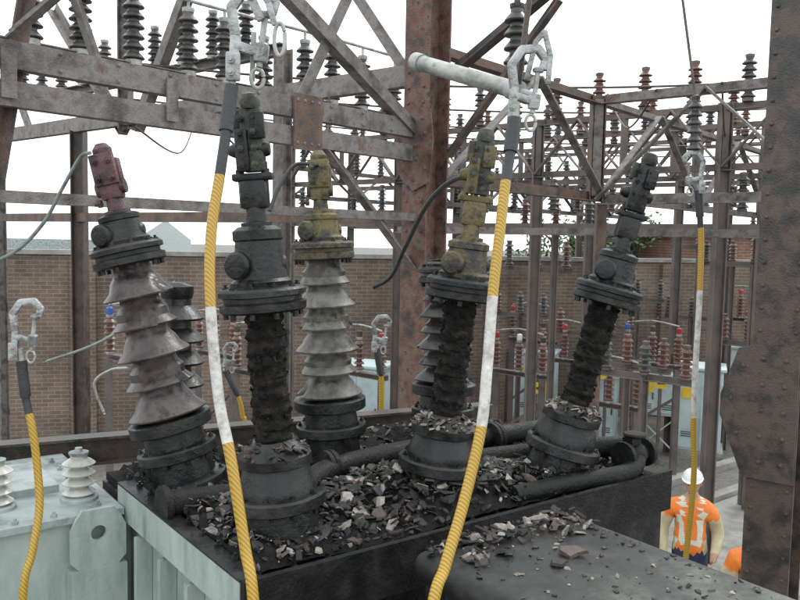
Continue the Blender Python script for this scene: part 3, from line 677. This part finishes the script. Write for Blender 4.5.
cabinet(5.72,15.0,.80,.8,1.5,.15,False,True)
cabinet(7.4,16.6,.9,.8,1.65,.2,False,True)
cabinet(3.0,17.4,.9,.7,1.4,.15,False,True)
cabinet(-.6,14.5,.9,.7,1.5,.15,False,False)
def sign(x,y,z,m):
    mb=MB(); c=Vector((x,y,0)); beam(mb,c,c+Z*(z+.1),.05,.05,'L','far_steel_hazed'); obox(mb,c+Vector((0,-.04,z-.1)),Vector((1,0,0)),Vector((0,1,0)),Z,.22,.012,.2,m)
    obox(mb,c+Vector((0,-.05,z-.1)),Vector((1,0,0)),Vector((0,1,0)),Z,.13,.008,.04,'boots'); mb.build('warning_sign')
sign(3.72,14.2,1.75,'sign_yellow'); sign(4.2,14.6,1.7,'sign_blue'); sign(4.45,15.0,1.75,'sign_yellow'); sign(2.5,14.0,1.5,'sign_yellow'); sign(4.7,14.2,1.6,'sign_yellow')
cnt=0
while cnt<26:
    x=random.uniform(1.0,9.2); y=random.uniform(9.5,17.4); r=x/y
    if (.235<r<.285 or .315<r<.40) and y<15.8:
        continue
    cnt+=1
    mb=MB(); h=random.uniform(2.3,4.2); beam(mb,(x,y,0),(x,y,h),.09,.09,'I','far_steel_hazed',t=.015); q=Vector((x,y,h)); beam(mb,q-W*.6,q+W*.6,.08,.08,'L','far_steel_hazed')
    for s in (-.5,0,.5): stack(mb,q+W*s+Z*.05,.38,.075,5,random.choice(['grey_porcelain','brown_porcelain']),'far_steel_hazed',10)
    mb.build('busbar_support_post')
# ------------------------------------------------------------------ setting
mb=MB(); mb.add([(-300,-300,0),(300,-300,0),(300,300,0),(-300,300,0)],[[0,1,2,3]],'gravel'); mb.build('ground')
mb=MB()
kd=Vector((.78,.62,0)).normalized(); kn=Vector((-.62,.78,0)).normalized()
for o in (0,.9,2.4,3.3):
    c=Vector((3.8,12.4,0))-kn*o; prism(mb,c-kd*9+Z*0,c+kd*12+Z*0,kn,Z,-.09,.09,0,.12,'concrete')
mb.build('concrete_kerb')
mb=MB(); c=Vector((3.8,12.4,0))-kn*1.65; prism(mb,c-kd*9,c+kd*12,kn,Z,-.64,.64,0,.05,'concrete'); mb.build('cable_trench_cover')
wp=Vector((-3,16.2,0))
mb=MB(); prism(mb,wp-WD*28,wp+WD*14,WD.cross(Z),Z,-.12,.12,0,3.55,'wall_brick'); prism(mb,wp-WD*28,wp+WD*14,WD.cross(Z),Z,-.17,.17,3.553,3.64,'concrete')
for k in range(-6,4):
    c=wp+WD*(k*4.2+1); prism(mb,c-WD*.23,c+WD*.23,WD.cross(Z),Z,.12,.24,0,3.5,'wall_brick')
mb.build('brick_wall')
bp=bpy.data.objects.new('brick_building',None); scene.collection.objects.link(bp)
def child(mb,n):
    o=mb.build(n); o.parent=bp; return o
bc=Vector((8.0,20.5,0)); BN=WD.cross(Z)
mb=MB(); prism(mb,bc,bc+WD*12,BN,Z,-6,0,0,4.25,'building_brick'); child(mb,'walls')
mb=MB(); prism(mb,bc-WD*.2,bc+WD*12.2,BN,Z,-6.2,.2,4.253,4.42,'concrete'); child(mb,'roof')
mb=MB()
for k in range(4):
    c=bc+WD*(1.0+k*2.8)+Z*2.4; prism(mb,c,c+WD*1.2,BN,Z,.003,.03,-.8,.8,'window_glass')
    prism(mb,c-WD*.08,c+WD*1.28,BN,Z,.003,.08,-.9,-.8,'concrete'); prism(mb,c-WD*.08,c+WD*1.28,BN,Z,.003,.08,.8,.9,'concrete'); prism(mb,c+WD*.57,c+WD*.63,BN,Z,.031,.06,-.8,.8,'paint_white')
child(mb,'windows')
mb=MB(); wl=Vector((-62,66,0)); X=Vector((1,0,0)); Y=Vector((0,1,0))
vs=[]
for x in (0,40):
    vs+=[wl+X*x,wl+X*x+Z*3.3,wl+X*x+Y*9+Z*5.2,wl+X*x+Y*18+Z*3.3,wl+X*x+Y*18]
mb.add(vs,[[0,5,6,1],[1,6,7,2],[2,7,8,3],[3,8,9,4],[0,1,2,3,4],[9,8,7,6,5]],['tank_grey','roof_sheet','roof_sheet','tank_grey','tank_grey','tank_grey']); mb.build('warehouse')
def tree(x,y,h,r,n=2600):
    mb=MB(); tube(mb,[(x,y,0),(x+.1,y,h*.3),(x,y+.1,h*.6),(x+.2,y,h*.9)],.15,'bark',8,4,rads=[.2,.15,.1,.03])
    cl=[]
    for k in range(26):
        t=random.uniform(0,6.3); rr=random.uniform(.15,.9)*r; z=h*.45+random.random()*h*.52
        c=Vector((x+math.cos(t)*rr,y+math.sin(t)*rr,z)); cl.append((c,random.uniform(.3,.6)*r*.6))
        tube(mb,[(x,y,h*.35+random.random()*h*.2),(Vector((x,y,z-.3))+c)/2,c],.03,'bark',5,2,rads=[.06,.035,.01])
    for k in range(n):
        c,q=random.choice(cl); d=Vector((random.gauss(0,1),random.gauss(0,1),random.gauss(0,1))).normalized()*q*random.random()**.4
        p=c+d; a=Vector((random.gauss(0,1),random.gauss(0,1),random.gauss(0,1))).normalized(); b=a.orthogonal().normalized(); s=.09
        mb.add([p-a*s,p+b*s*.5,p+a*s,p-b*s*.5],[[0,1,2,3]],'leaf_green')
    mb.build('tree')
tree(4.6,22.5,4.6,1.7); tree(6.6,24,4.7,1.6)
# ------------------------------------------------------------------ people
def person(name,loc,rot,J=None,hy=0,hx=0,vest=True):
    j=dict(pel=(0,0,.95),sp=(0,0,1.1),ch=(0,0,1.28),uc=(0,.0,1.42),nk=(0,0,1.50),hb=(0,-.01,1.58),
      hL=(.09,0,.90),kL=(.11,-.02,.5),aL=(.12,.02,.09),tL=(.13,-.15,.045),hR=(-.09,0,.90),kR=(-.11,-.02,.5),aR=(-.12,.02,.09),tR=(-.13,-.15,.045),
      sL=(.18,0,1.40),eL=(.265,.04,1.14),wL=(.22,-.14,.97),pL=(.20,-.20,.92),sR=(-.18,0,1.40),eR=(-.265,.03,1.14),wR=(-.25,-.10,.92),pR=(-.245,-.13,.85))
    if J: j.update(J)
    R=dict(pel=(.16,.125),sp=(.16,.125),ch=(.175,.13),uc=(.14,.11),nk=(.060,.060),hb=(.06,.06),hL=(.10,.10),kL=(.075,.075),aL=(.055,.055),tL=(.045,.035),sL=(.085,.082),eL=(.066,.064),wL=(.045,.042),pL=(.038,.02))
    for q in 'hkatsewp': R[q+'R']=R[q+'L']
    names=list(j); E_=[('pel','sp','torso'),('sp','ch','torso'),('ch','uc','torso'),('uc','nk','neck'),('nk','hb','neck')]
    for s in 'LR': E_+=[('pel','h'+s,'leg'),('h'+s,'k'+s,'leg'),('k'+s,'a'+s,'leg'),('a'+s,'t'+s,'boot'),('uc','s'+s,'shoulder'),('s'+s,'e'+s,'arm'),('e'+s,'w'+s,'arm'),('w'+s,'p'+s,'hand')]
    me=bpy.data.meshes.new('tmp'); me.from_pydata([Vector(j[n]) for n in names],[(names.index(a),names.index(b)) for a,b,_ in E_],[])
    ob=bpy.data.objects.new('tmp',me); scene.collection.objects.link(ob)
    md=ob.modifiers.new('s','SKIN')
    sv=me.skin_vertices[0].data
    for i,n in enumerate(names): sv[i].radius=R[n]; sv[i].use_root=(n=='pel')
    md.use_smooth_shade=True; m2=ob.modifiers.new('u','SUBSURF'); m2.levels=2
    bpy.context.view_layer.update()
    ev=ob.evaluated_get(bpy.context.evaluated_depsgraph_get()); em=ev.to_mesh()
    vs=[v.co.copy() for v in em.vertices]; fs=[list(p.vertices) for p in em.polygons]; ms=[]
    vs=[v+Vector((noise.noise(v*14),noise.noise(v*14+Vector((5,0,0))),0))*.010*(1 if v.z<1.46 else 0) for v in vs]
    sd=Vector(j['uc'])-Vector(j['pel'])
    for p in em.polygons:
        c=p.center; best=None
        for a,b,l in E_:
            A_=Vector(j[a]);B_=Vector(j[b]); t=max(0,min(1,(c-A_).dot(B_-A_)/((B_-A_).length_squared))); dd=(c-(A_+(B_-A_)*t)).length-.3*(R[a][0]*(1-t)+R[b][0]*t)
            if best is None or dd<best[0]: best=(dd,l,t,a)
        l=best[1]
        if l in('torso','shoulder'):
            t=(c-Vector(j['pel'])).dot(sd)/sd.length_squared
            if t<-.02 : m='trousers'
            elif .22<t<.34: m='hiviz_tape'
            elif t>.34 and .07<abs(c.x-Vector(j['pel']).lerp(Vector(j['uc']),t).x)<.115: m='hiviz_tape'
            else: m='hiviz_orange'
        elif l=='arm': m='hiviz_orange' if (best[3][0]=='s' and best[2]<.35) else ('shirt' if not(best[3][0]=='e' and best[2]>.9) else 'skin')
        else: m={'neck':'skin','leg':'trousers','boot':'boots','hand':'skin'}[l]
        ms.append(m)
    mb=MB(); mb.add(vs,fs,ms)
    ev.to_mesh_clear(); bpy.data.objects.remove(ob)
    for s in 'LR':
        w=Vector(j['w'+s]);p=Vector(j['p'+s]); d=(p-w).normalized()
        side=(Vector((0,-1,0))-d*Vector((0,-1,0)).dot(d)).normalized(); inn=Vector((-1 if s=='L' else 1,0,0))
        for k,(o,ln) in enumerate(((.026,.068),(.009,.078),(-.009,.072),(-.025,.056))):
            b0=p+side*o*.9-d*.005
            tube(mb,[b0,b0+d*ln*.45+side*o*.1,b0+d*ln*.75+inn*.012,b0+d*ln*.92+inn*.03],.008,'skin',7,3,rads=[.0095,.009,.008,.006])
        b0=w+d*.03+side*.02; tube(mb,[b0,b0+side*.028+d*.025,b0+side*.034+d*.06+inn*.01],.009,'skin',7,3,rads=[.012,.010,.007])
    hb=Vector(j['hb']); RH=Matrix.Rotation(hy,3,'Z')@Matrix.Rotation(hx,3,'X'); hc=hb+RH@Vector((0,-.015,.075))
    seg,rings=28,22; hv=[];hf=[];hm=[]
    for i in range(rings+1):
        phh=math.pi*i/rings
        for k in range(seg):
            t=2*math.pi*k/seg; x=math.sin(phh)*math.cos(t); y=math.sin(phh)*math.sin(t); z=math.cos(phh)
            wj=1-.28*max(0,-z)**1.3
            v=Vector((x*.078*wj,y*.098*(1-.12*max(0,-z)),z*.122))
            if y<0:
                f=lambda cx,cz,w,a: a*math.exp(-((v.x-cx)**2+(v.z-cz)**2)/w**2)
                v.y-=f(0,-.022,.016,.026)+f(0,-.002,.011,.013)+f(0,-.098,.025,.012)+f(0,-.058,.022,.006)
                v.y+=f(.032,.006,.016,.012)+f(-.032,.006,.016,.012)
            hv.append(hc+RH@v)
    for i in range(rings):
        for k in range(seg):
            k2=(k+1)%seg; hf.append([i*seg+k,(i+1)*seg+k,(i+1)*seg+k2,i*seg+k2])
            phh=math.pi*(i+.5)/rings; yy=math.sin(phh)*math.sin(2*math.pi*(k+.5)/seg); hm.append('hair' if (yy>.15 and math.cos(phh)>-.45) or math.cos(phh)>.75 else 'skin')
    mb.add(hv,hf,hm)
    for sx in (-1,1):
        ellip(mb,hc+RH@Vector((sx*.032,-.083,.006)),.012,.008,.007,'paint_white',10,6,RH); ellip(mb,hc+RH@Vector((sx*.031,-.089,.006)),.006,.004,.006,'eye_dark',8,6,RH)
        ellip(mb,hc+RH@Vector((sx*.032,-.088,.024)),.018,.006,.004,'hair',8,6,RH); ellip(mb,hc+RH@Vector((sx*.080,.008,-.005)),.009,.02,.032,'skin',10,8,RH)
    ellip(mb,hc+RH@Vector((0,-.088,-.058)),.024,.008,.007,'lips',10,6,RH)
    hv=[];hf=[];seg=28
    for i in range(9):
        phh=math.pi/2*i/8
        for k in range(seg):
            t=2*math.pi*k/seg
            hv.append(hc+RH@Vector((math.cos(t)*.096*math.sin(phh),math.sin(t)*.118*math.sin(phh),.055+.088*math.cos(phh))))
    for k in range(seg):
        t=2*math.pi*k/seg; br=.010+(.040*max(0,-math.sin(t))**2)
        hv.append(hc+RH@Vector((math.cos(t)*(.096+br*.6),math.sin(t)*(.118+br),.050)))
    for k in range(seg):
        t=2*math.pi*k/seg; hv.append(hc+RH@Vector((math.cos(t)*.09,math.sin(t)*.11,.048)))
    for i in range(10):
        for k in range(seg):
            k2=(k+1)%seg; hf.append([i*seg+k,(i+1)*seg+k,(i+1)*seg+k2,i*seg+k2])
    mb.add(hv,hf,'helmet_white')
    M=Matrix.Translation(Vector(loc))@Matrix.Rotation(rot,4,'Z')
    mb.V=[M@v for v in mb.V]
    return mb.build(name,50)
person('worker_in_hard_hat',(2.93,7.75,0),-.30,hy=-.15,hx=.12)
person('worker_in_hard_hat',(3.02,6.45,-.0),-.2,hy=-.5,hx=.2)
person('worker_in_hard_hat',(2.42,8.1,0),-1.9,J=dict(sp=(0,-.08,1.07),ch=(0,-.22,1.2),uc=(0,-.34,1.28),nk=(0,-.42,1.30),hb=(0,-.5,1.31),sL=(.175,-.33,1.27),eL=(.22,-.38,1.0),wL=(.2,-.5,.8),pL=(.2,-.53,.73),sR=(-.175,-.33,1.27),eR=(-.22,-.38,1.0),wR=(-.2,-.5,.8),pR=(-.2,-.53,.73)),hx=.7)
# ------------------------------------------------------------------ light, world, camera
w=bpy.data.worlds.new('World'); scene.world=w; w.use_nodes=True; nt=w.node_tree;N=nt.nodes;L=nt.links
bg=N['Background']; sky=N.new('ShaderNodeTexSky'); sky.sky_type='NISHITA'; sky.sun_disc=False; sky.sun_elevation=math.radians(48); sky.sun_rotation=math.radians(40); sky.dust_density=4
hs=N.new('ShaderNodeHueSaturation'); hs.inputs['Saturation'].default_value=.4; L.new(sky.outputs[0],hs.inputs['Color'])
mx=N.new('ShaderNodeMix'); mx.data_type='RGBA'; mx.inputs[0].default_value=.8; L.new(hs.outputs[0],mx.inputs[6]); mx.inputs[7].default_value=(18.6,20.0,20.4,1)
L.new(mx.outputs[2],bg.inputs['Color']); bg.inputs['Strength'].default_value=.12
sl=bpy.data.lights.new('sun','SUN'); sl.energy=1.5; sl.angle=math.radians(16); sl.color=(1,.97,.92)
so=bpy.data.objects.new('sun',sl); scene.collection.objects.link(so)
el=math.radians(48); az=math.radians(40); sd=Vector((math.sin(az)*math.cos(el),math.cos(az)*math.cos(el),math.sin(el)))
so.rotation_euler=sd.to_track_quat('Z','Y').to_euler()
cam=bpy.data.cameras.new('camera'); cam.lens=36; cam.sensor_width=36; cam.clip_start=.05; cam.clip_end=1000
co=bpy.data.objects.new('camera',cam); scene.collection.objects.link(co)
co.matrix_world=Matrix.Translation((0,0,4.0))@Matrix.Rotation(math.radians(90-4.46),4,'X')@Matrix.Rotation(.02,4,'Z')
scene.camera=co
scene.view_settings.view_transform='Standard'; scene.view_settings.look='None'; scene.view_settings.exposure=0
